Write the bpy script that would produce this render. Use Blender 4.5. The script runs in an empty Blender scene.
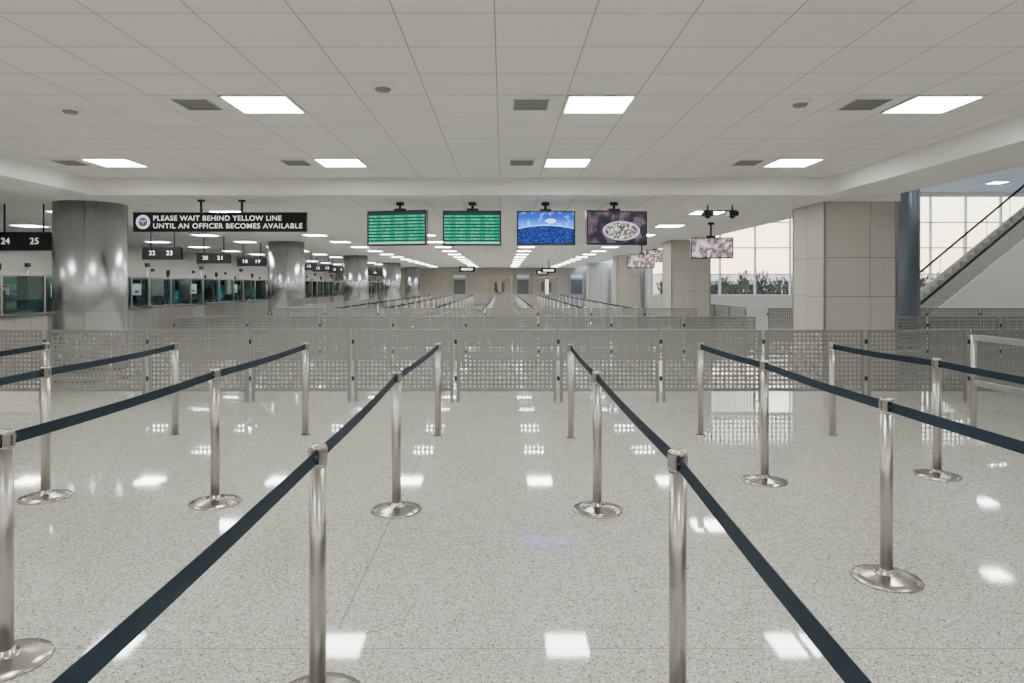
import bpy, math, random
from mathutils import Vector, Matrix
random.seed(7)
D = bpy.data
scene = bpy.context.scene
COL = scene.collection

# ------------------------------------------------------------------ helpers
class MB:
    """mesh builder"""
    def __init__(s): s.v=[]; s.f=[]; s.m=[]; s.s=[]; s.mats=[]
    def mi(s,mat):
        if mat not in s.mats: s.mats.append(mat)
        return s.mats.index(mat)
    def quad(s,pts,mat,smooth=False):
        n=len(s.v); s.v+= [tuple(p) for p in pts]; s.f.append(tuple(range(n,n+len(pts)))); s.m.append(s.mi(mat)); s.s.append(smooth)
    def box(s,x0,x1,y0,y1,z0,z1,mat,rot=None,piv=None):
        c=[(x0,y0,z0),(x1,y0,z0),(x1,y1,z0),(x0,y1,z0),(x0,y0,z1),(x1,y0,z1),(x1,y1,z1),(x0,y1,z1)]
        if rot is not None:
            p=Vector(piv) if piv else Vector(((x0+x1)/2,(y0+y1)/2,(z0+z1)/2))
            c=[tuple(rot@(Vector(q)-p)+p) for q in c]
        n=len(s.v); s.v+=c
        for f in [(0,3,2,1),(4,5,6,7),(0,1,5,4),(1,2,6,5),(2,3,7,6),(3,0,4,7)]:
            s.f.append(tuple(n+i for i in f)); s.m.append(s.mi(mat)); s.s.append(False)
    def lathe(s,cx,cy,prof,mat,seg=32,smooth=True,caps=True):
        """prof: list of (r,z)"""
        n=len(s.v); k=len(prof)
        for r,z in prof:
            for i in range(seg):
                a=2*math.pi*i/seg; s.v.append((cx+r*math.cos(a),cy+r*math.sin(a),z))
        for j in range(k-1):
            for i in range(seg):
                a=n+j*seg+i; b=n+j*seg+(i+1)%seg
                s.f.append((a,b,b+seg,a+seg)); s.m.append(s.mi(mat)); s.s.append(smooth)
        if caps:
            s.f.append(tuple(n+i for i in reversed(range(seg)))); s.m.append(s.mi(mat)); s.s.append(False)
            s.f.append(tuple(n+(k-1)*seg+i for i in range(seg))); s.m.append(s.mi(mat)); s.s.append(False)
    def cyl(s,cx,cy,r,z0,z1,mat,seg=24): s.lathe(cx,cy,[(r,z0),(r,z1)],mat,seg)
    def tube(s,p,q,r,mat,seg=10):
        p=Vector(p);q=Vector(q);d=(q-p).normalized()
        u=d.orthogonal().normalized(); w=d.cross(u)
        n=len(s.v)
        for c in (p,q):
            for i in range(seg):
                a=2*math.pi*i/seg; s.v.append(tuple(c+u*(r*math.cos(a))+w*(r*math.sin(a))))
        for i in range(seg):
            a=n+i;b=n+(i+1)%seg
            s.f.append((a,b,b+seg,a+seg)); s.m.append(s.mi(mat)); s.s.append(True)
        s.f.append(tuple(n+i for i in reversed(range(seg)))); s.m.append(s.mi(mat)); s.s.append(False)
        s.f.append(tuple(n+seg+i for i in range(seg))); s.m.append(s.mi(mat)); s.s.append(False)
    def mesh(s,name):
        me=D.meshes.new(name); me.from_pydata(s.v,[],s.f)
        for m in s.mats: me.materials.append(m)
        me.polygons.foreach_set('material_index',s.m); me.polygons.foreach_set('use_smooth',s.s)
        me.update(); return me
    def obj(s,name,loc=(0,0,0),parent=None,rot=(0,0,0)):
        return inst(s.mesh(name),name,loc,parent,rot)
def inst(me,name,loc=(0,0,0),parent=None,rot=(0,0,0)):
    o=D.objects.new(name,me); COL.objects.link(o); o.location=loc; o.rotation_euler=rot
    if parent: o.parent=parent
    return o
def empty(name,loc=(0,0,0),rot=(0,0,0)):
    o=D.objects.new(name,None); COL.objects.link(o); o.location=loc; o.rotation_euler=rot; o.empty_display_size=.1
    return o

def newmat(name):
    m=D.materials.new(name); m.use_nodes=True; nt=m.node_tree
    return m,nt,nt.nodes['Principled BSDF']
def P(name,col,rough=.5,metal=0,spec=.5,emit=None,es=0,noise=0,nscale=5,bump=0,coat=0):
    m,nt,b=newmat(name)
    b.inputs['Base Color'].default_value=(*col,1); b.inputs['Roughness'].default_value=rough
    b.inputs['Metallic'].default_value=metal; b.inputs['Specular IOR Level'].default_value=spec
    if coat: b.inputs['Coat Weight'].default_value=coat
    if emit: b.inputs['Emission Color'].default_value=(*emit,1); b.inputs['Emission Strength'].default_value=es
    if noise or bump:
        tc=nt.nodes.new('ShaderNodeTexCoord'); n=nt.nodes.new('ShaderNodeTexNoise'); n.inputs['Scale'].default_value=nscale
        n.inputs['Detail'].default_value=4
        nt.links.new(tc.outputs['Object'],n.inputs['Vector'])
        if noise:
            mx=nt.nodes.new('ShaderNodeMix'); mx.data_type='RGBA'
            mx.inputs['A'].default_value=(*[c*(1-noise) for c in col],1); mx.inputs['B'].default_value=(*[min(1,c*(1+noise)) for c in col],1)
            nt.links.new(n.outputs['Fac'],mx.inputs['Factor']); nt.links.new(mx.outputs['Result'],b.inputs['Base Color'])
        if bump:
            bp=nt.nodes.new('ShaderNodeBump'); bp.inputs['Strength'].default_value=bump; bp.inputs['Distance'].default_value=.01
            nt.links.new(n.outputs['Fac'],bp.inputs['Height']); nt.links.new(bp.outputs['Normal'],b.inputs['Normal'])
    return m
def N(nt,t,**k):
    n=nt.nodes.new(t)
    for a,b in k.items(): setattr(n,a,b)
    return n
def math_(nt,op,a,b=None,c=None):
    n=N(nt,'ShaderNodeMath',operation=op)
    for i,x in enumerate((a,b,c)):
        if x is None: continue
        if isinstance(x,(int,float)): n.inputs[i].default_value=x
        else: nt.links.new(x,n.inputs[i])
    return n.outputs[0]
def mixc(nt,f,A,B):
    n=N(nt,'ShaderNodeMix',data_type='RGBA')
    for k,x in (('Factor',f),('A',A),('B',B)):
        if isinstance(x,(int,float)): n.inputs[k].default_value=x
        elif isinstance(x,tuple): n.inputs[k].default_value=(*x,1)
        else: nt.links.new(x,n.inputs[k])
    return n.outputs['Result']
def ramp(nt,fac,stops,interp='LINEAR'):
    r=N(nt,'ShaderNodeValToRGB'); r.color_ramp.interpolation=interp
    e=r.color_ramp.elements
    while len(e)<len(stops): e.new(.5)
    for i,(p,c) in enumerate(stops): e[i].position=p; e[i].color=(*c,1)
    nt.links.new(fac,r.inputs[0]); return r.outputs[0]
def grid_line(nt,coord,off,pitch,w):
    """1 on lines"""
    a=math_(nt,'SUBTRACT',coord,off); a=math_(nt,'DIVIDE',a,pitch); a=math_(nt,'FRACT',a)
    a=math_(nt,'SUBTRACT',a,.5); a=math_(nt,'ABSOLUTE',a); return math_(nt,'GREATER_THAN',a,.5-w/pitch/2)

# ---- materials
def brushed(name,col,rough,axis='Z',amt=.1,rv=.12,sc=60):
    m,nt,b=newmat(name); b.inputs['Metallic'].default_value=1
    tc=N(nt,'ShaderNodeTexCoord'); mp=N(nt,'ShaderNodeMapping')
    mp.inputs['Scale'].default_value=(sc,sc,1)
    nt.links.new(tc.outputs['Object'],mp.inputs[0]); n=N(nt,'ShaderNodeTexNoise'); n.inputs['Scale'].default_value=2; n.inputs['Detail'].default_value=3
    nt.links.new(mp.outputs[0],n.inputs['Vector'])
    nt.links.new(mixc(nt,n.outputs['Fac'],tuple(c*(1-amt) for c in col),tuple(c*(1+amt) for c in col)),b.inputs['Base Color'])
    r=math_(nt,'MULTIPLY_ADD',n.outputs['Fac'],rv,rough-rv/2); nt.links.new(r,b.inputs['Roughness'])
    return m
STEEL=brushed('brushed_steel',(.42,.405,.38),.3)
STEEL_COL=brushed('column_steel',(.49,.50,.52),.26,amt=.04,rv=.03)
PILLAR=brushed('pillar_blue_steel',(.20,.24,.30),.35)
STEEL_BASE=P('spun_steel',(.48,.46,.43),.22,1)
FENCE=P('fence_grey_metal',(.29,.29,.288),.38,.45,noise=.05,nscale=20)
DARKMET=P('dark_metal',(.03,.03,.035),.4,.3)
BELT=P('belt_fabric',(.008,.022,.040),.75,spec=.3,noise=.25,nscale=300,bump=.3)
BLACK=P('black_plastic',(.012,.012,.014),.3)
WHITE=P('white_paint',(.80,.80,.79),.6,noise=.02)
SOFF=P('soffit_paint',(.83,.83,.81),.65,noise=.02,nscale=2)
WALLM=P('wall_paint',(.68,.66,.61),.6,noise=.03,nscale=3)
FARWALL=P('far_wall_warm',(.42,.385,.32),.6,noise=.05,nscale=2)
STONE=P('column_panel_stone',(.47,.45,.40),.45,noise=.05,nscale=8)
JOINT=P('panel_joint',(.16,.155,.14),.7)
GRILLE=P('vent_grey',(.55,.55,.54),.5)
LOUVRE=P('vent_louvre',(.22,.22,.22),.5)
LAMP=P('troffer_diffuser',(1,1,1),.5,emit=(1,.99,.94),es=37)
CTR=P('counter_laminate',(.36,.36,.36),.4,noise=.08,nscale=12)
CTOP=P('counter_top',(.10,.11,.12),.25)
WOOD=P('door_wood',(.36,.30,.22),.5,noise=.12,nscale=10)

def ceiling_mat(name,col,px,py,ox,oy,w):
    m,nt,b=newmat(name); g=N(nt,'ShaderNodeNewGeometry'); s=N(nt,'ShaderNodeSeparateXYZ'); nt.links.new(g.outputs['Position'],s.inputs[0])
    L=math_(nt,'MAXIMUM',grid_line(nt,s.outputs[0],ox,px,w),grid_line(nt,s.outputs[1],oy,py,w))
    n=N(nt,'ShaderNodeTexNoise'); n.inputs['Scale'].default_value=120; nt.links.new(g.outputs['Position'],n.inputs['Vector'])
    cx=math_(nt,'FLOOR',math_(nt,'DIVIDE',math_(nt,'SUBTRACT',s.outputs[0],ox),px)); cy=math_(nt,'FLOOR',math_(nt,'DIVIDE',math_(nt,'SUBTRACT',s.outputs[1],oy),py))
    cb=N(nt,'ShaderNodeCombineXYZ'); nt.links.new(cx,cb.inputs[0]); nt.links.new(cy,cb.inputs[1])
    wn=N(nt,'ShaderNodeTexWhiteNoise'); nt.links.new(cb.outputs[0],wn.inputs['Vector'])
    v=math_(nt,'MULTIPLY_ADD',wn.outputs['Value'],.5,math_(nt,'MULTIPLY',n.outputs['Fac'],.5))
    c=mixc(nt,v,tuple(x*.955 for x in col),tuple(x*1.03 for x in col))
    nt.links.new(mixc(nt,L,c,(.36,.36,.35)),b.inputs['Base Color']); b.inputs['Roughness'].default_value=.8; b.inputs['Specular IOR Level'].default_value=.2
    return m
TX=.625
CEIL=ceiling_mat('acoustic_tile',(.84,.835,.805),TX,.61,-2.5525,0,.008)
CEIL2=ceiling_mat('acoustic_tile_lower',(.82,.82,.80),TX,1.22,-2.5525,0,.010)
CEILH=ceiling_mat('high_ceiling_panel',(.62,.65,.70),1.2,1.2,0,0,.02)

def floor_mat():
    m,nt,b=newmat('terrazzo'); g=N(nt,'ShaderNodeNewGeometry')
    v=N(nt,'ShaderNodeTexVoronoi'); v.inputs['Scale'].default_value=145; nt.links.new(g.outputs['Position'],v.inputs['Vector'])
    s=N(nt,'ShaderNodeSeparateColor'); nt.links.new(v.outputs['Color'],s.inputs[0])
    chips=ramp(nt,s.outputs[0],[(0,(.11,.108,.095)),(.08,(.28,.275,.245)),(.20,(.46,.455,.41)),(.58,(.54,.535,.49)),(.86,(.77,.765,.72))],'CONSTANT')
    v2=N(nt,'ShaderNodeTexVoronoi'); v2.inputs['Scale'].default_value=40; nt.links.new(g.outputs['Position'],v2.inputs['Vector'])
    s2=N(nt,'ShaderNodeSeparateColor'); nt.links.new(v2.outputs['Color'],s2.inputs[0])
    big=math_(nt,'MULTIPLY',math_(nt,'LESS_THAN',s2.outputs[1],.08),math_(nt,'LESS_THAN',v2.outputs['Distance'],.3))
    chips=mixc(nt,math_(nt,'MULTIPLY',big,.7),chips,(.28,.275,.245))
    n=N(nt,'ShaderNodeTexNoise'); n.inputs['Scale'].default_value=1.3; n.inputs['Detail'].default_value=5; nt.links.new(g.outputs['Position'],n.inputs['Vector'])
    base=mixc(nt,math_(nt,'MULTIPLY',n.outputs['Fac'],.22),chips,(.51,.505,.455))
    p=N(nt,'ShaderNodeSeparateXYZ'); nt.links.new(g.outputs['Position'],p.inputs[0])
    L=math_(nt,'MAXIMUM',grid_line(nt,p.outputs[0],-.79,5.8,.006),grid_line(nt,p.outputs[1],8.9,5.8,.005))
    nt.links.new(mixc(nt,L,base,(.20,.20,.19)),b.inputs['Base Color'])
    b.inputs['Roughness'].default_value=.045
    b.inputs['IOR'].default_value=1.62
    b.inputs['Specular IOR Level'].default_value=.65
    n3=N(nt,'ShaderNodeTexNoise'); n3.inputs['Scale'].default_value=6; nt.links.new(g.outputs['Position'],n3.inputs['Vector'])
    bp=N(nt,'ShaderNodeBump'); bp.inputs['Strength'].default_value=.025; bp.inputs['Distance'].default_value=.004
    nt.links.new(n3.outputs['Fac'],bp.inputs['Height']); nt.links.new(bp.outputs['Normal'],b.inputs['Normal'])
    return m
FLOOR=floor_mat()

def glass_mat(name,tint,gl=.12):
    m=D.materials.new(name); m.use_nodes=True; nt=m.node_tree; nt.nodes.clear()
    o=N(nt,'ShaderNodeOutputMaterial'); t=N(nt,'ShaderNodeBsdfTransparent'); t.inputs[0].default_value=(*tint,1)
    g=N(nt,'ShaderNodeBsdfGlossy'); g.inputs['Roughness'].default_value=.03
    mx=N(nt,'ShaderNodeMixShader'); lw=N(nt,'ShaderNodeLayerWeight'); lw.inputs[0].default_value=.25
    f=math_(nt,'MULTIPLY_ADD',lw.outputs['Fresnel'],.8,gl*.3)
    nt.links.new(f,mx.inputs[0]); nt.links.new(t.outputs[0],mx.inputs[1]); nt.links.new(g.outputs[0],mx.inputs[2]); nt.links.new(mx.outputs[0],o.inputs[0])
    return m
GLASS=glass_mat('window_glass',(.95,.96,.95),.05)
TEAL=glass_mat('booth_glass_teal',(.70,.84,.84),.2)

def screen_mat(name,kind):
    m,nt,b=newmat(name); tc=N(nt,'ShaderNodeTexCoord'); s=N(nt,'ShaderNodeSeparateXYZ'); nt.links.new(tc.outputs['Object'],s.inputs[0])
    x,z=s.outputs[0],s.outputs[2]
    b.inputs['Base Color'].default_value=(.01,.01,.012,1); b.inputs['Roughness'].default_value=.4; b.inputs['Specular IOR Level'].default_value=.2
    if kind=='table':
        # rows of a flight table: green bands, dark separators, lettering in four columns
        fr=math_(nt,'FRACT',math_(nt,'MULTIPLY',z,18)); rows=math_(nt,'MULTIPLY',math_(nt,'GREATER_THAN',fr,.5),math_(nt,'LESS_THAN',fr,.82))
        mp=N(nt,'ShaderNodeMapping'); mp.inputs['Scale'].default_value=(55,1,18); nt.links.new(tc.outputs['Object'],mp.inputs[0])
        sn=N(nt,'ShaderNodeVectorMath',operation='FLOOR'); nt.links.new(mp.outputs[0],sn.inputs[0])
        wn=N(nt,'ShaderNodeTexWhiteNoise'); nt.links.new(sn.outputs[0],wn.inputs['Vector'])
        colm=math_(nt,'LESS_THAN',math_(nt,'FRACT',math_(nt,'MULTIPLY_ADD',x,4,.1)),.62)
        txt=math_(nt,'MULTIPLY',math_(nt,'MULTIPLY',math_(nt,'GREATER_THAN',wn.outputs['Value'],.3),rows),colm)
        c=mixc(nt,math_(nt,'MULTIPLY',txt,.6),(.0,.20,.10),(.12,.50,.36))
        lines=math_(nt,'LESS_THAN',fr,.32); c=mixc(nt,lines,c,(.0,.015,.015))
        head=math_(nt,'GREATER_THAN',z,.225); c=mixc(nt,head,c,(.01,.02,.03))
        ft=math_(nt,'LESS_THAN',z,-.24); c=mixc(nt,ft,c,(.3,.45,.42)); es=2.1
    elif kind=='stadium':
        n=N(nt,'ShaderNodeTexVoronoi'); n.inputs['Scale'].default_value=55; nt.links.new(tc.outputs['Object'],n.inputs['Vector'])
        sp=math_(nt,'LESS_THAN',n.outputs['Distance'],.25)
        low=mixc(nt,sp,(.0,.008,.09),(.03,.18,.8))
        up=ramp(nt,math_(nt,'ADD',math_(nt,'MULTIPLY',z,3),.2),[(0,(.005,.08,.6)),(.35,(.02,.2,1)),(.75,(.005,.04,.4))])
        n4=N(nt,'ShaderNodeTexNoise'); n4.inputs['Scale'].default_value=9; n4.inputs['Detail'].default_value=6; nt.links.new(tc.outputs['Object'],n4.inputs['Vector'])
        up=mixc(nt,math_(nt,'MULTIPLY',math_(nt,'GREATER_THAN',n4.outputs['Fac'],.57),.5),up,(.15,.5,1))
        edge=math_(nt,'ADD',z,math_(nt,'MULTIPLY',math_(nt,'MULTIPLY',x,x),.25))
        c=mixc(nt,math_(nt,'GREATER_THAN',edge,.05),low,up)
        c=mixc(nt,math_(nt,'LESS_THAN',math_(nt,'ABSOLUTE',math_(nt,'SUBTRACT',edge,.05)),.007),c,(.3,.7,1))
        d=math_(nt,'ADD',math_(nt,'POWER',math_(nt,'MULTIPLY',math_(nt,'SUBTRACT',x,.08),5),2),math_(nt,'POWER',math_(nt,'MULTIPLY',math_(nt,'SUBTRACT',z,.12),11),2))
        c=mixc(nt,math_(nt,'LESS_THAN',d,.2),c,(.5,.8,1)); es=2.4
    elif kind=='bowl':
        n=N(nt,'ShaderNodeTexNoise'); n.inputs['Scale'].default_value=5; n.inputs['Detail'].default_value=4; nt.links.new(tc.outputs['Object'],n.inputs['Vector'])
        bg=ramp(nt,n.outputs['Fac'],[(.3,(.006,.006,.014)),(.48,(.02,.018,.035)),(.58,(.12,.07,.08)),(.66,(.03,.03,.08)),(.78,(.3,.28,.4))])
        v=N(nt,'ShaderNodeTexVoronoi'); v.inputs['Scale'].default_value=34; nt.links.new(tc.outputs['Object'],v.inputs['Vector'])
        sc=N(nt,'ShaderNodeSeparateColor'); nt.links.new(v.outputs['Color'],sc.inputs[0])
        cr=ramp(nt,sc.outputs[0],[(0,(.06,.05,.05)),(.35,(.30,.28,.28)),(.62,(.65,.63,.62)),(.8,(.30,.14,.08)),(.9,(.08,.16,.05))],'CONSTANT')
        d=math_(nt,'ADD',math_(nt,'POWER',math_(nt,'MULTIPLY',math_(nt,'SUBTRACT',x,.08),3.2),2),math_(nt,'POWER',math_(nt,'MULTIPLY',math_(nt,'ADD',z,.05),6.5),2))
        c=mixc(nt,math_(nt,'LESS_THAN',d,1),bg,cr); c=mixc(nt,math_(nt,'LESS_THAN',math_(nt,'ABSOLUTE',math_(nt,'SUBTRACT',d,1)),.14),c,(.40,.38,.42)); es=2
    else:
        n=N(nt,'ShaderNodeTexNoise'); n.inputs['Scale'].default_value=5; nt.links.new(tc.outputs['Object'],n.inputs['Vector'])
        c=ramp(nt,n.outputs['Fac'],[(.35,(.75,.72,.74)),(.5,(.35,.25,.27)),(.56,(.05,.06,.08)),(.62,(.5,.25,.2)),(.68,(.7,.68,.7))]); es=1.5
    nt.links.new(c,b.inputs['Emission Color']); b.inputs['Emission Strength'].default_value=es
    return m

# ------------------------------------------------------------------ room shell
ZC=3.35; ZL=3.08; BY=10.85; XL=-6.53; XR=5.15; XR2=6.2
def slab(name,x0,x1,y0,y1,z0,z1,mat):
    b=MB(); b.box(x0,x1,y0,y1,z0,z1,mat); return b.obj(name)
slab('floor',-14,30,-7,57,-.2,0,FLOOR)
slab('ceiling',XL,XR,-7,BY,ZC,ZC+.2,CEIL)
slab('ceiling_lower',-14,XR2,BY+.15,57,ZL+.001,ZL+.2,CEIL2)
slab('ceiling_left',-14,XL-.25,-7,BY+.15,ZL+.001,ZL+.2,CEIL2)
slab('ceiling_high',XR2,30,-7,32.3,6.0,6.2,CEILH)
slab('trim_1',XL-.25,XL,-7,BY+.15,ZL,ZC+.2,SOFF)         # left bulkhead
slab('trim_2',XL,XR,BY,BY+.15,ZL,ZC+.2,SOFF)             # cross bulkhead
slab('trim_3',XR,XR2,-7,BY+.15,ZL,6.0,SOFF)              # right soffit beam
slab('trim_4',XR2-.2,XR2,BY+.15,32,ZL+.2,6.0,SOFF)
slab('trim_5',XR2,6.78,11.65,13.0,ZL,6.0,SOFF)           # pilaster over column
slab('wall_left',-14.2,-14,-7,57,0,ZC,WALLM)
slab('wall_back',-14,30,-7.2,-7,0,6.2,WALLM)
slab('wall_right',30,30.2,-7,32.3,0,6.2,WALLM)
slab('wall_side',6.9,7.1,32.3,57,0,ZC,WALLM)
# far wall
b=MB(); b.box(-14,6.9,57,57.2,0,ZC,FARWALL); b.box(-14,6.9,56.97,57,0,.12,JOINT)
b.box(-14,6.9,56.9,57,2.62,2.68,STEEL)
for i in range(15): b.box(-13.6+i*1.4,-13.585+i*1.4,56.99,57,.12,2.6,JOINT)
b.obj('wall_far')
for xc in (-3.6,1.65,6.1):
    b=MB(); w2=.55
    b.box(xc-w2,xc+w2,56.6,56.96,0,2.6,CTR); b.box(xc-w2+.08,xc+w2-.08,56.58,56.6,.9,2.1,CTOP); b.box(xc-w2+.05,xc+w2-.05,56.57,56.6,2.25,2.5,WHITE); b.obj('wall_cabinet')
# window wall
b=MB(); WY=32
b.box(6.9,30,WY,WY+.3,0,1.15,WALLM); b.box(6.9,30,WY,WY+.3,5.85,6.0,WHITE); b.obj('wall_window_side')
b=MB(); xs=[6.9+1.65*i for i in range(15)]
for x in xs: b.box(x-.03,x+.03,WY+.05,WY+.2,1.15,5.85,WHITE)
for z in (1.18,2.15,3.4,4.6,5.82): b.box(6.9,30,WY+.06,WY+.19,z-.028,z+.028,WHITE)
b.box(6.9,30,WY+.12,WY+.13,1.15,5.85,GLASS)
b.obj('window_1')
# outdoor
GR=P('outdoor_ground',(.45,.42,.36),.9,noise=.1,nscale=1)
slab('outdoor_ground',5,120,32.5,160,-.35,-.15,GR)
LEAF=P('hedge_leaf',(.045,.055,.035),.8,spec=.1,noise=.4,nscale=6)
b=MB()
for i in range(12000):
    x=random.uniform(8,30); h=1.75+.18*math.sin(x*2.1)+.28*math.sin(x*6.3)+.12*math.sin(x*13); z=random.uniform(.2,max(.8,h)); y=random.uniform(34,35.4)
    l=random.uniform(.12,.36); a=random.uniform(0,6.28); dx=math.cos(a)*l*.5; dy=math.sin(a)*l*.5; w=.035
    b.quad([(x,y,z),(x+dx*.5+w,y+dy*.5,z+l*.6),(x+dx,y+dy,z+l),(x+dx*.5-w,y+dy*.5,z+l*.5)],LEAF)
for i in range(40):
    x=8+i*.56; b.tube((x,34.6,-.15),(x+.05,34.6,1.5),.04,LEAF,6)
b.obj('shrub_hedge')
BLD=P('building_cladding',(.50,.44,.36),.7,noise=.05,nscale=1)
b=MB(); b.box(20,46,90,100,-.2,3.0,BLD); b.box(50,75,95,105,-.2,2.6,BLD)
for i in range(12): b.box(21+i*2,22.4+i*2,89.9,90,1.2,2.2,CTOP)
b.obj('distant_terminal_building')

# ------------------------------------------------------------------ troffers, vents, detectors
tb=MB(); e=.307
tb.box(-e,e,-e,e,-.005,.0,WHITE); tb.box(-e+.02,e-.02,-e+.02,e-.02,-.012,-.0049,LAMP)
for a,bb,c,d in ((-e,e,-e,-e+.02),(-e,e,e-.02,e),(-e,-e+.02,-e,e),(e-.02,e,-e,e)): tb.box(a,bb,c,d,-.015,-.0051,WHITE)
TROF=tb.mesh('troffer_light')
vb=MB(); vb.box(-.29,.29,-.29,.29,-.005,0,WHITE)
vb.box(-.17,.17,-.19,.19,-.010,-.005,GRILLE)
for i in range(8): vb.box(-.155,.155,-.175+i*.047,-.163+i*.047,-.018,-.010,LOUVRE)
VENT=vb.mesh('ceiling_vent')
XS=[-2.24+3.125*k for k in (-1,0,1,2)]
for r,yy in enumerate([-5.795,-2.745,.305,3.355,6.405,9.455]):
    for x in XS:
        inst(TROF,'troffer_light',(x,yy,ZC-.001)); inst(VENT,'ceiling_vent',(x-.625,yy,ZC-.001))
yy=13.4
while yy<56:
    for x in [-11.4,-8.5]+XS:
        inst(TROF,'hall_ceiling_light',(x,yy,ZL))
    yy+=3.05
for x in (-11.4,-8.5):
    for yy in (-2.745,3.355,9.455): inst(TROF,'aisle_ceiling_light',(x,yy,ZL))
for x in (9,13,17,21,25):
    for yy in (0,6,12,18,24,29): inst(TROF,'atrium_ceiling_light',(x,yy,5.999))
sb=MB(); sb.lathe(0,0,[(.11,0),(.11,-.012),(.085,-.03),(.03,-.045),(.001,-.046)],WHITE,24,caps=False); sb.lathe(0,0,[(.07,-.034),(.055,-.055),(.001,-.058)],LOUVRE,20,caps=False)
SD=sb.mesh('smoke_detector')
for x,y in ((-1.02,5.8),(-4.15,6.55),(2.74,6.3)): inst(SD,'smoke_detector',(x,y,ZC))

# ------------------------------------------------------------------ columns
def round_col(x,y,r=.58,h=ZL):
    b=MB(); b.lathe(x,y,[(r,0),(r,h)],STEEL_COL,64)
    b.lathe(x,y,[(r+.004,.02),(r+.004,.16)],STEEL,64,caps=False)
    for zz in (1.2,):  b.lathe(x,y,[(r+.002,zz),(r+.002,zz+.006)],JOINT,64,caps=False)
    for a in (-1.2,.37,1.94,3.5):
        cx=x+(r+.001)*math.cos(a); cy=y+(r+.001)*math.sin(a); b.tube((cx,cy,0),(cx,cy,h),.004,JOINT,6)
    b.obj('steel_column')
round_col(-7.3,12.1)
for y in (22.7,33.4,44.1,54.5): round_col(-7.2,y)
def sq_col(x0,x1,y0,y1,h=ZL,split=True):
    b=MB(); g=.008
    b.box(x0+g,x1-g,y0+g,y1-g,0,h,JOINT)
    zs=[0,.25,1.45,2.12,h]
    xm=x0+(x1-x0)*.63
    for i in range(4):
        z0=zs[i]+.005; z1=zs[i+1]-.005; t=.012
        ym=(y0+y1)/2
        for a,c in ((x0+.03,xm-.004),(xm+.004,x1-.03)):
            b.box(a,c,y0-t+g,y0+g,z0,z1,STONE); b.box(a,c,y1-g,y1+t-g,z0,z1,STONE)
        for a,c in ((y0+.03,ym-.004),(ym+.004,y1-.03)):
            b.box(x0-t+g,x0+g,a,c,z0,z1,STONE); b.box(x1-g,x1+t-g,a,c,z0,z1,STONE)
    for cx in (x0,x1):
        for cy in (y0,y1): b.box(cx-.012 if cx==x0 else cx-.026,cx+.026 if cx==x0 else cx+.012,cy-.012 if cy==y0 else cy-.026,cy+.026 if cy==y0 else cy+.012,0,h,STEEL)
    b.obj('panelled_column')
sq_col(5.5,6.75,11.7,12.95,ZL)
sq_col(5.4,6.65,21.9,23.1); sq_col(5.5,6.65,33,34.2); sq_col(5.5,6.65,43.6,44.8)
b=MB(); b.lathe(9.5,16,[(.24,0),(.24,6)],PILLAR,40); b.lathe(9.5,16,[(.27,0),(.27,.15)],STEEL,40); b.obj('slim_steel_pillar')

# ------------------------------------------------------------------ stanchions
def stanchion_mesh(name,base=True):
    b=MB(); r=.033
    if base: b.lathe(0,0,[(.182,0),(.184,.006),(.178,.014),(.13,.024),(.07,.036),(.042,.042),(.040,.06),(r,.062)],STEEL_BASE,48)
    else: b.lathe(0,0,[(.055,0),(.055,.006),(.038,.010),(r,.014)],STEEL_BASE,24)
    b.lathe(0,0,[(r,.01),(r,.94)],STEEL,28)
    b.lathe(0,0,[(r+.003,.935),(r+.003,.948)],STEEL_BASE,28)
    b.lathe(0,0,[(r-.004,.946),(r-.004,1.0)],DARKMET,24)
    for k in range(4):   # cassette cheeks
        a=k*math.pi/2+math.pi/4; rot=Matrix.Rotation(a,3,'Z')
        b.box(r-.010,r+.003,-.014,.014,.946,1.0,STEEL,rot=rot,piv=(0,0,.97))
    b.lathe(0,0,[(r+.003,.998),(r+.003,1.012),(r-.002,1.016),(.001,1.017)],STEEL_BASE,28)
    return b.mesh(name)
ST=stanchion_mesh('stanchion_post'); STF=stanchion_mesh('fixed_stanchion_post',False)
def belt(p,q,parent=None,name='retractable_belt'):
    b=MB(); p=Vector((p[0],p[1],0)); q=Vector((q[0],q[1],0)); d=(q-p).normalized(); L=(q-p).length
    n=d.cross(Vector((0,0,1)))*.0012; a=p+d*.034; c=q-d*.034; seg=10
    pts=[a.lerp(c,i/seg) for i in range(seg+1)]
    sag=[ -.012*math.sin(math.pi*i/seg)*min(1,L/2.3) for i in range(seg+1)]
    z0,z1=.944,.999
    for i in range(seg):
        A,C=pts[i],pts[i+1]; s0,s1=sag[i],sag[i+1]
        for sgn in (1,-1):
            b.quad([(A.x+n.x*sgn,A.y+n.y*sgn,z0+s0),(C.x+n.x*sgn,C.y+n.y*sgn,z0+s1),(C.x+n.x*sgn,C.y+n.y*sgn,z1+s1),(A.x+n.x*sgn,A.y+n.y*sgn,z1+s0)],BELT)
        b.quad([(A.x-n.x,A.y-n.y,z1+s0),(A.x+n.x,A.y+n.y,z1+s0),(C.x+n.x,C.y+n.y,z1+s1),(C.x-n.x,C.y-n.y,z1+s1)],BELT)
    for c0,dd in ((a,d),(c,-d)):
        e2=c0+dd*.03
        b.tube((c0.x,c0.y,.972),(e2.x,e2.y,.972),.008,BLACK,8)
    return b.obj(name,parent=parent)
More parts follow.
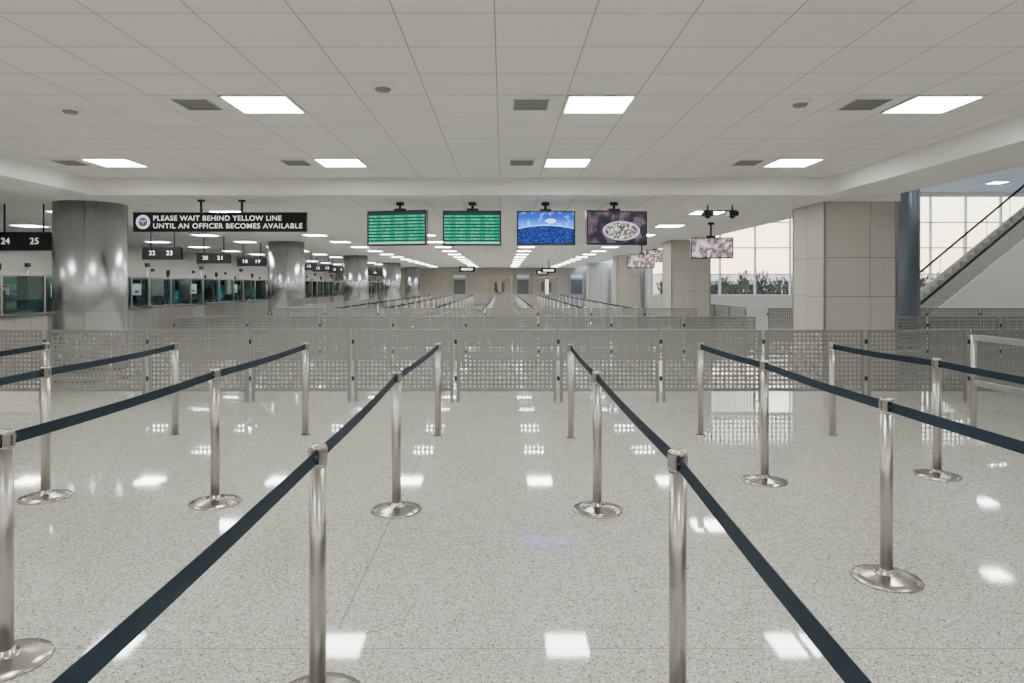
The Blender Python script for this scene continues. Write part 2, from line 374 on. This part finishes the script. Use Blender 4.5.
lanes={
 -5.02:[(-5.02,7.5),(-5.0,5.3),(-5.0,2.9),(-5,.4)],
 -3.6:[(-3.6,7.5),(-3.55,5.3),(-3.6,2.95),(-3.6,.4)],
 -2.17:[(-2.17,7.5),(-2.18,5.17),(-2.18,2.99),(-2.18,.5)],
 -.74:[(-.71,7.45),(-.78,5.0),(-.735,2.71),(-.76,.25)],
 .7:[(.73,7.35),(.69,5.0),(.67,2.62),(.58,.25)],
 2.17:[(2.17,7.5),(2.2,5.74),(2.15,3.83),(2.3,1.3)],
 3.7:[(3.62,7.5),(3.75,5.9),(3.75,3.6),(3.75,1.2)],
}
for k,pl in lanes.items():
    for i,(x,y) in enumerate(pl):
        inst(STF if i==0 else ST,'belt_stanchion',(x,y,0),rot=(0,0,0))
    for a,c in zip(pl[:-1],pl[1:]): belt(a,c)
# far queue lanes
for i in range(8):
    x=-4.9+1.45*i
    if abs(x-5.5)<.4: continue
    e0=empty('queue_belt_line',(0,0,0)); ys=[19.6+2.4*j for j in range(12)]
    for y in ys: inst(ST,'stanchion',(x,y,0),e0)
    for a,c in zip(ys[:-1],ys[1:]): belt((x,a),(x,c),e0,'belt')

# ------------------------------------------------------------------ perforated fences
def fence_mesh():
    b=MB(); W=1.45; t=.0
    for px in (.045,W-.045):
        b.box(px-.02,px+.02,-.02,.02,0,1.02,FENCE); b.box(px-.035,px+.035,-.06,.06,0,.008,FENCE)
    b.box(.065,W-.065,-.018,.018,.985,1.02,FENCE); b.box(.065,W-.065,-.018,.018,.15,.185,FENCE)
    nx,nz=22,13; x0,x1,z0,z1=.065,W-.065,.185,.985; dx=(x1-x0)/nx; dz=(z1-z0)/nz; r=.0185
    for i in range(nx):
        for j in range(nz):
            cx=x0+(i+.5)*dx; cz=z0+(j+.5)*dz; n=len(b.v)
            out=[(-1,-1),(0,-1),(1,-1),(1,0),(1,1),(0,1),(-1,1),(-1,0)]
            for (u,v) in out: b.v.append((cx+u*dx/2,0,cz+v*dz/2))
            for (u,v) in out:
                k=1 if u*v==0 else .78
                b.v.append((cx+u*r*k,0,cz+v*r*k))
            for q in range(8):
                b.f.append((n+q,n+(q+1)%8,n+8+(q+1)%8,n+8+q)); b.m.append(b.mi(FENCE)); b.s.append(False)
    b.box(-.012,.025,-.01,.01,.82,.88,DARKMET); b.box(-.012,.025,-.01,.01,.3,.36,DARKMET)
    return b.mesh('fence_panel')
FM=fence_mesh()
def fence_row(x0,y,n,rz=0):
    e0=empty('perforated_barrier_fence',(x0,y,0),(0,0,rz))
    for i in range(n): inst(FM,'panel',(i*1.45,0,0),e0)
fence_row(-.675-1.45*6,9.65,12)
fence_row(-6.55,13.6,8)
fence_row(7.0,13.6,6)
fence_row(-6.3,18.6,8)
fence_row(7.2,18.6,5)
fence_row(-6.3,48,8)
fence_row(-6.1,19.4,9,math.pi/2)
fence_row(6.9,19.4,7,math.pi/2)
# plain rail gate at right
b=MB()
for y in (7.5,5.9,4.3,2.7,1.1): b.cyl(5.17,y,.03,0,1.1,STEEL,20); b.lathe(5.17,y,[(.06,0),(.06,.01)],STEEL_BASE,20)
for z in (1.075,.58): b.box(5.145,5.195,1.1,7.5,z-.03,z+.03,FENCE)
b.obj('guard_railing')

# ------------------------------------------------------------------ text util
TXT=P('sign_letter_white',(.85,.86,.85),.5,emit=(.9,.92,.92),es=.6)
def text(s,w,h,loc,parent,mat=TXT,bold=.006):
    c=D.curves.new('lettering','FONT'); c.body=s; c.size=1; c.align_x='LEFT'; c.offset=bold; c.extrude=.002; c.space_character=1.08
    c.materials.append(mat); o=D.objects.new('lettering',c); COL.objects.link(o)
    bpy.context.view_layer.update(); dx,dy=o.dimensions.x,o.dimensions.y
    sc=h/.70; o.scale=(w/dx,sc,1); o.rotation_euler=(math.pi/2,0,0); o.location=loc; o.parent=parent
    return o
# main hanging sign
e0=empty('hanging_wait_sign',(0,0,0)); SY=11.45
x0=(133-503)*SY/683; x1=(306-503)*SY/683; z1=1.65+72*SY/683; z0=1.65+54*SY/683
SIGN=P('sign_black',(.012,.013,.014),.6,spec=.15)
b=MB(); b.box(x0,x1,SY,SY+.09,z0,z1,SIGN); b.box(x0-.01,x1+.01,SY-.004,SY+.094,z1,z1+.012,DARKMET); b.box(x0-.01,x1+.01,SY-.004,SY+.094,z0-.012,z0,DARKMET)
for px in (200,241): xx=(px-503)*SY/683; b.cyl(xx,SY+.045,.022,z1,ZL,DARKMET,12); b.cyl(xx,SY+.045,.06,ZL-.03,ZL,DARKMET,16)
b.obj('cabinet',parent=e0)
BLUE=P('seal_blue',(.03,.09,.2),.5,emit=(.03,.09,.2),es=.3)
SG=P('seal_silver',(.5,.55,.55),.5)
b=MB(); cx=(143-503)*SY/683; cz=(z0+z1)/2
def disc(r,m,yy,sx=1): b.quad([(cx+sx*r*math.cos(a*math.pi/16),SY-yy,cz+r*math.sin(a*math.pi/16)) for a in range(32)],m)
disc(.118,TXT,.002); disc(.075,BLUE,.004)
for s_ in (-1,1):
    b.quad([(cx,SY-.006,cz-.01),(cx+s_*.055,SY-.006,cz+.0),(cx+s_*.05,SY-.006,cz+.045),(cx+s_*.02,SY-.006,cz+.03),(cx,SY-.006,cz+.02)][::s_],SG)
b.quad([(cx-.02,SY-.007,cz-.0),(cx,SY-.007,cz-.055),(cx+.02,SY-.007,cz-.0),(cx,SY-.007,cz+.04)],SG)
b.obj('seal',parent=e0)
tx=(153-503)*SY/683; H=z1-z0
text('PLEASE WAIT BEHIND YELLOW LINE',(281-153)*SY/683,.083,(tx,SY-.006,z0+H*.58),e0)
text('UNTIL AN OFFICER BECOMES AVAILABLE',(302-153)*SY/683,.083,(tx,SY-.006,z0+H*.15),e0)

# booth number signs
def numsign(x,y,w,t,z0=2.27,z1=2.58):
    e0=empty('booth_number_sign',(x,y,0)); b=MB(); b.box(-w/2,w/2,0,.1,z0,z1,SIGN)
    b.box(-w/2-.01,w/2+.01,-.01,.11,z0-.015,z0,DARKMET)
    for xx in (-w*.3,w*.3): b.cyl(xx,.05,.015,z1,ZL,DARKMET,8)
    b.obj('cabinet',parent=e0); 
    if len(t)==2:
        text(t[0],.15,.11,(-w*.32,-.006,z0+.1),e0); text(t[1],.15,.11,(w*.12,-.006,z0+.1),e0)
numsign(-8.45,12.0,1.15,('24','25'))
k=22
for i in range(12):
    numsign(-8.55,17.1+3.05*i,.98,(str(max(2,k-2*i)),str(max(2,k-2*i)+1)),2.3,2.6)

# ------------------------------------------------------------------ inspection booths
PAPER=P('booth_panel_light',(.50,.51,.50),.5)
RED=P('booth_notice_red',(.4,.05,.04),.5); BLU=P('booth_notice_blue',(.04,.12,.35),.5)
def scr(c): return P('pc_screen',(.01,.01,.01),.2,emit=c,es=1.2)
SC=scr((.10,.35,.45))
def booth_mesh():
    b=MB()
    b.box(.8,.9,-1.15,1.15,0,1.08,CTR); 
    for i in range(5): b.box(.9,.906,-1.15+i*.46+.01,-1.15+(i+1)*.46-.01,.12,1.04,STEEL)
    b.box(.55,1.0,-1.2,1.2,1.08,1.13,CTOP)
    b.box(-.9,.8,-1.15,-1.08,0,1.08,CTR); b.box(-.9,.8,1.08,1.15,0,1.08,CTR)
    for i in range(3): b.box(-.88+i*.58,-.32+i*.58,-1.158,-1.15,.12,1.02,PAPER if i%2 else CTR)
    b.box(-.9,.9,-1.17,-1.06,1.08,1.12,CTOP); b.box(-.9,.9,1.06,1.17,1.08,1.12,CTOP)
    b.box(-.5,.55,-.9,-.4,.72,.76,CTOP); 
    for y in (-1.12,0,1.12):
        b.box(.83,.87,y-.02,y+.02,1.13,1.85,STEEL); 
    for y in (-1.12,1.12):
        b.box(-.87,-.83,y-.02,y+.02,1.1,1.85,STEEL); b.box(-.02,.02,y-.015,y+.015,1.12,1.85,STEEL)
        b.box(-.85,.85,y-.015,y+.015,1.82,1.85,STEEL); b.box(-.83,.83,y-.004,y+.004,1.13,1.82,TEAL)
    b.box(.84,.86,-1.1,1.1,1.82,1.85,STEEL); b.box(.845,.855,-1.1,-.4,1.2,1.82,TEAL); b.box(.845,.855,.4,1.1,1.2,1.82,TEAL)
    for y in (-.55,.5):
        b.box(.35,.39,y-.25,y+.25,1.22,1.55,BLACK); b.box(.344,.35,y-.23,y+.23,1.24,1.53,SC)
        b.box(.36,.42,y-.03,y+.03,1.13,1.24,BLACK); b.box(.28,.48,y-.12,y+.12,1.128,1.142,BLACK)
        b.box(.3,.55,y-.2,y+.2,1.085,1.128,CTOP)
    b.box(-.1,.15,-1.0,-.55,1.2,1.5,BLACK); b.box(-.08,.13,-1.006,-1.0,1.22,1.48,SC); b.box(0,.05,-.8,-.75,.76,1.2,BLACK)
    # notices taped on screens, printer, files
    b.box(.45,.66,-1.13,-1.126,1.4,1.68,PAPER); b.box(.5,.61,-1.133,-1.13,1.45,1.52,BLU); b.box(-.55,-.38,-1.13,-1.126,1.45,1.66,PAPER); b.box(-.53,-.4,-1.133,-1.13,1.6,1.64,RED)
    b.box(-.8,-.35,-1.0,-.6,.76,1.3,PAPER); b.box(-.75,-.4,-.98,-.62,1.3,1.42,BLACK)
    for i in range(4): b.box(-.3+i*.07,-.245+i*.07,.9,1.05,1.12,1.38,(BLU,RED,PAPER,CTOP)[i])
    b.tube((.7,.15,1.13),(.7,.15,1.95),.012,BLACK); b.lathe(.7,.15,[(.03,1.9),(.045,1.94),(.045,2.02),(.02,2.05)],BLACK,12)
    b.tube((.7,-.9,1.13),(.7,-.9,2.15),.012,STEEL); b.box(.66,.74,-.96,-.84,2.1,2.2,BLACK)
    b.cyl(-.25,.2,.03,.05,.48,BLACK,10); b.box(-.5,0,-.05,.45,.46,.54,BLACK); b.box(-.52,-.44,-.02,.42,.6,1.15,BLACK); b.box(-.5,-.46,.15,.25,.5,.62,BLACK)
    for a in range(5):
        an=a*1.2566; b.tube((-.25,.2,.08),(-.25+.28*math.cos(an),.2+.28*math.sin(an),.04),.02,BLACK,6)
    return b.mesh('inspection_booth')
BM=booth_mesh()
for i in range(14): 
    inst(BM,'inspection_booth',(-9.6,11.9+3.05*i,0))
    inst(BM,'inspection_booth',(-12.6,11.9+3.05*i,0))

# ------------------------------------------------------------------ monitors
def monitor(name,x,y,z,w,h,kind,rz=0,zc=ZL):
    e0=empty(name,(x,y,z),(0,0,rz)); sm=screen_mat('screen_'+kind,kind)
    b=MB(); b.box(-w/2,w/2,0,.09,-h/2,h/2,BLACK); b.box(-w*.3,w*.3,.09,.14,-h*.3,h*.3,BLACK)
    b.box(-w/2+.0,w/2,-.008,0,-h/2,-h/2+.03,BLACK); b.box(-w/2,w/2,-.008,0,h/2-.025,h/2,BLACK); b.box(-w/2,-w/2+.026,-.008,0,-h/2,h/2,BLACK); b.box(w/2-.026,w/2,-.008,0,-h/2,h/2,BLACK)
    b.cyl(0,.16,.022,-h*.1,zc-z,DARKMET,12); b.box(-.1,.1,.12,.2,h*.5,h*.5+.05,DARKMET); b.cyl(0,.16,.07,zc-z-.05,zc-z,DARKMET,16)
    b.obj('housing',parent=e0)
    s=MB(); s.quad([(-w/2+.02,-.003,-h/2+.022),(w/2-.02,-.003,-h/2+.022),(w/2-.02,-.003,h/2-.02),(-w/2+.02,-.003,h/2-.02)],sm); s.obj('screen',parent=e0)
MY=11.7
def mx(px,d=MY): return (px-503)*d/683
monitor('ceiling_monitor',mx(396.5),MY,2.625,1.08,.6,'table',math.radians(-14))
monitor('ceiling_monitor',mx(472),MY,2.625,1.0,.6,'table')
monitor('ceiling_monitor',mx(546),MY,2.625,1.0,.585,'stadium')
monitor('ceiling_monitor',mx(617),MY,2.63,1.08,.585,'bowl',math.radians(10))
monitor('ceiling_monitor',mx(712,15.5),15.5,1.65+37*15.5/683,.94,.48,'photo',math.radians(-8))
monitor('ceiling_monitor',mx(641,24),24,1.65+24*24/683,.95,.5,'photo',math.radians(-20))
monitor('ceiling_monitor',mx(657,27),27,1.65+29*27/683,.9,.5,'photo',math.radians(15))
# ceiling bracket cluster near right
b=MB(); X=mx(720,12.2); 
for dx in (-.22,.22): b.box(X+dx-.08,X+dx+.08,12.1,12.3,2.88,2.96,DARKMET); b.cyl(X+dx,12.2,.015,2.96,ZL,DARKMET,10); b.lathe(X+dx,12.2,[(.04,2.84),(.05,2.88)],BLACK,14)
b.box(X-.3,X+.3,12.18,12.22,2.96,2.985,DARKMET); b.obj('ceiling_camera_bracket')

# ------------------------------------------------------------------ stairs at right
b=MB(); sx,sy=12.0,20.0; n=28; rise=.2; run=.24
for i in range(n): b.box(sx+i*run,sx+(i+1)*run,sy+.06,sy+1.9,max(0,(i-1)*rise),(i+1)*rise,CTR)
L=n*run; Ht=n*rise; sl=rise/run
for yy in (sy,sy+1.9):
    A=[(sx-.3,0),(sx+L,0),(sx+L,Ht+.2),(sx-.3,.2-.3*sl+.15)]
    v=[(p[0],yy,p[1]) for p in A]; w=[(p[0],yy+.06,p[1]) for p in A]
    b.quad(v,WHITE); b.quad(list(reversed(w)),WHITE)
    for i in range(4): j=(i+1)%4; b.quad([v[j],v[i],w[i],w[j]],WHITE)
    b.tube((sx-.3,yy+.03,.9-.3*sl),(sx+L,yy+.03,.9+Ht),.04,DARKMET)
    for i in range(9): xx=sx-.2+i*L/9; zz=(xx-sx)*sl; b.tube((xx,yy+.03,zz+.15),(xx,yy+.03,zz+.9),.012,STEEL,8)
    b.quad([(sx-.2,yy+.03,.25-.2*sl),(sx+L,yy+.03,.25+Ht),(sx+L,yy+.03,.84+Ht),(sx-.2,yy+.03,.84-.2*sl)],GLASS)
b.obj('staircase')

# ------------------------------------------------------------------ far wall doors, exit signs
for i,xc in enumerate((-.3,3.6)):
    b=MB(); 
    b.box(xc-1.05,xc+1.05,56.88,56.96,0,2.35,STEEL)
    for s in (-1,1):
        b.box(xc+(0.01 if s>0 else -.97),xc+(.97 if s>0 else -.01),56.84,56.88,.02,2.25,WOOD)
        b.box(xc+s*.3-.12,xc+s*.3+.12,56.82,56.84,1.1,1.9,TEAL); b.tube((xc+s*.08,56.8,.95),(xc+s*.08,56.8,1.25),.015,STEEL)
    b.obj('door_%d'%(i+1))
GREEN=P('exit_sign_lit',(.8,.9,.8),.5,emit=(.8,.95,.85),es=1)
for x,y in ((-1.9,36),(2.6,39),(2.6,45.2)):
    b=MB(); b.box(x-.42,x+.42,y,y+.06,2.35,2.62,SIGN); b.box(x-.3,x+.3,y-.004,y,2.43,2.54,GREEN); b.cyl(x,y+.03,.015,2.62,ZL,DARKMET,8); b.obj('overhead_exit_sign')
b=MB(); b.box(3.2,3.5,52,52.3,0,2.2,BLACK); b.box(3.23,3.47,51.99,52,.9,2.1,GREEN); b.box(3.1,3.6,51.9,52.4,0,.05,BLACK); b.obj('information_totem')

# ------------------------------------------------------------------ world / lights / camera
w=D.worlds.new('world'); scene.world=w; w.use_nodes=True; nt=w.node_tree; bg=nt.nodes['Background']
tc=N(nt,'ShaderNodeTexCoord'); s=N(nt,'ShaderNodeSeparateXYZ'); nt.links.new(tc.outputs['Generated'],s.inputs[0])
c=ramp(nt,s.outputs[2],[(0,(1,.74,.42)),(.05,(1,.83,.55)),(.14,(1,.92,.78)),(.5,(.5,.68,1))]); nt.links.new(c,bg.inputs[0]); bg.inputs[1].default_value=6.5
cam=D.cameras.new('camera'); co=D.objects.new('camera',cam); COL.objects.link(co); co.location=(0,0,1.65); co.rotation_euler=(math.pi/2,0,0)
cam.sensor_width=36; cam.lens=24.01; cam.shift_x=9/1024; cam.shift_y=-56.5/1024; cam.clip_end=500; cam.clip_start=.05
scene.camera=co
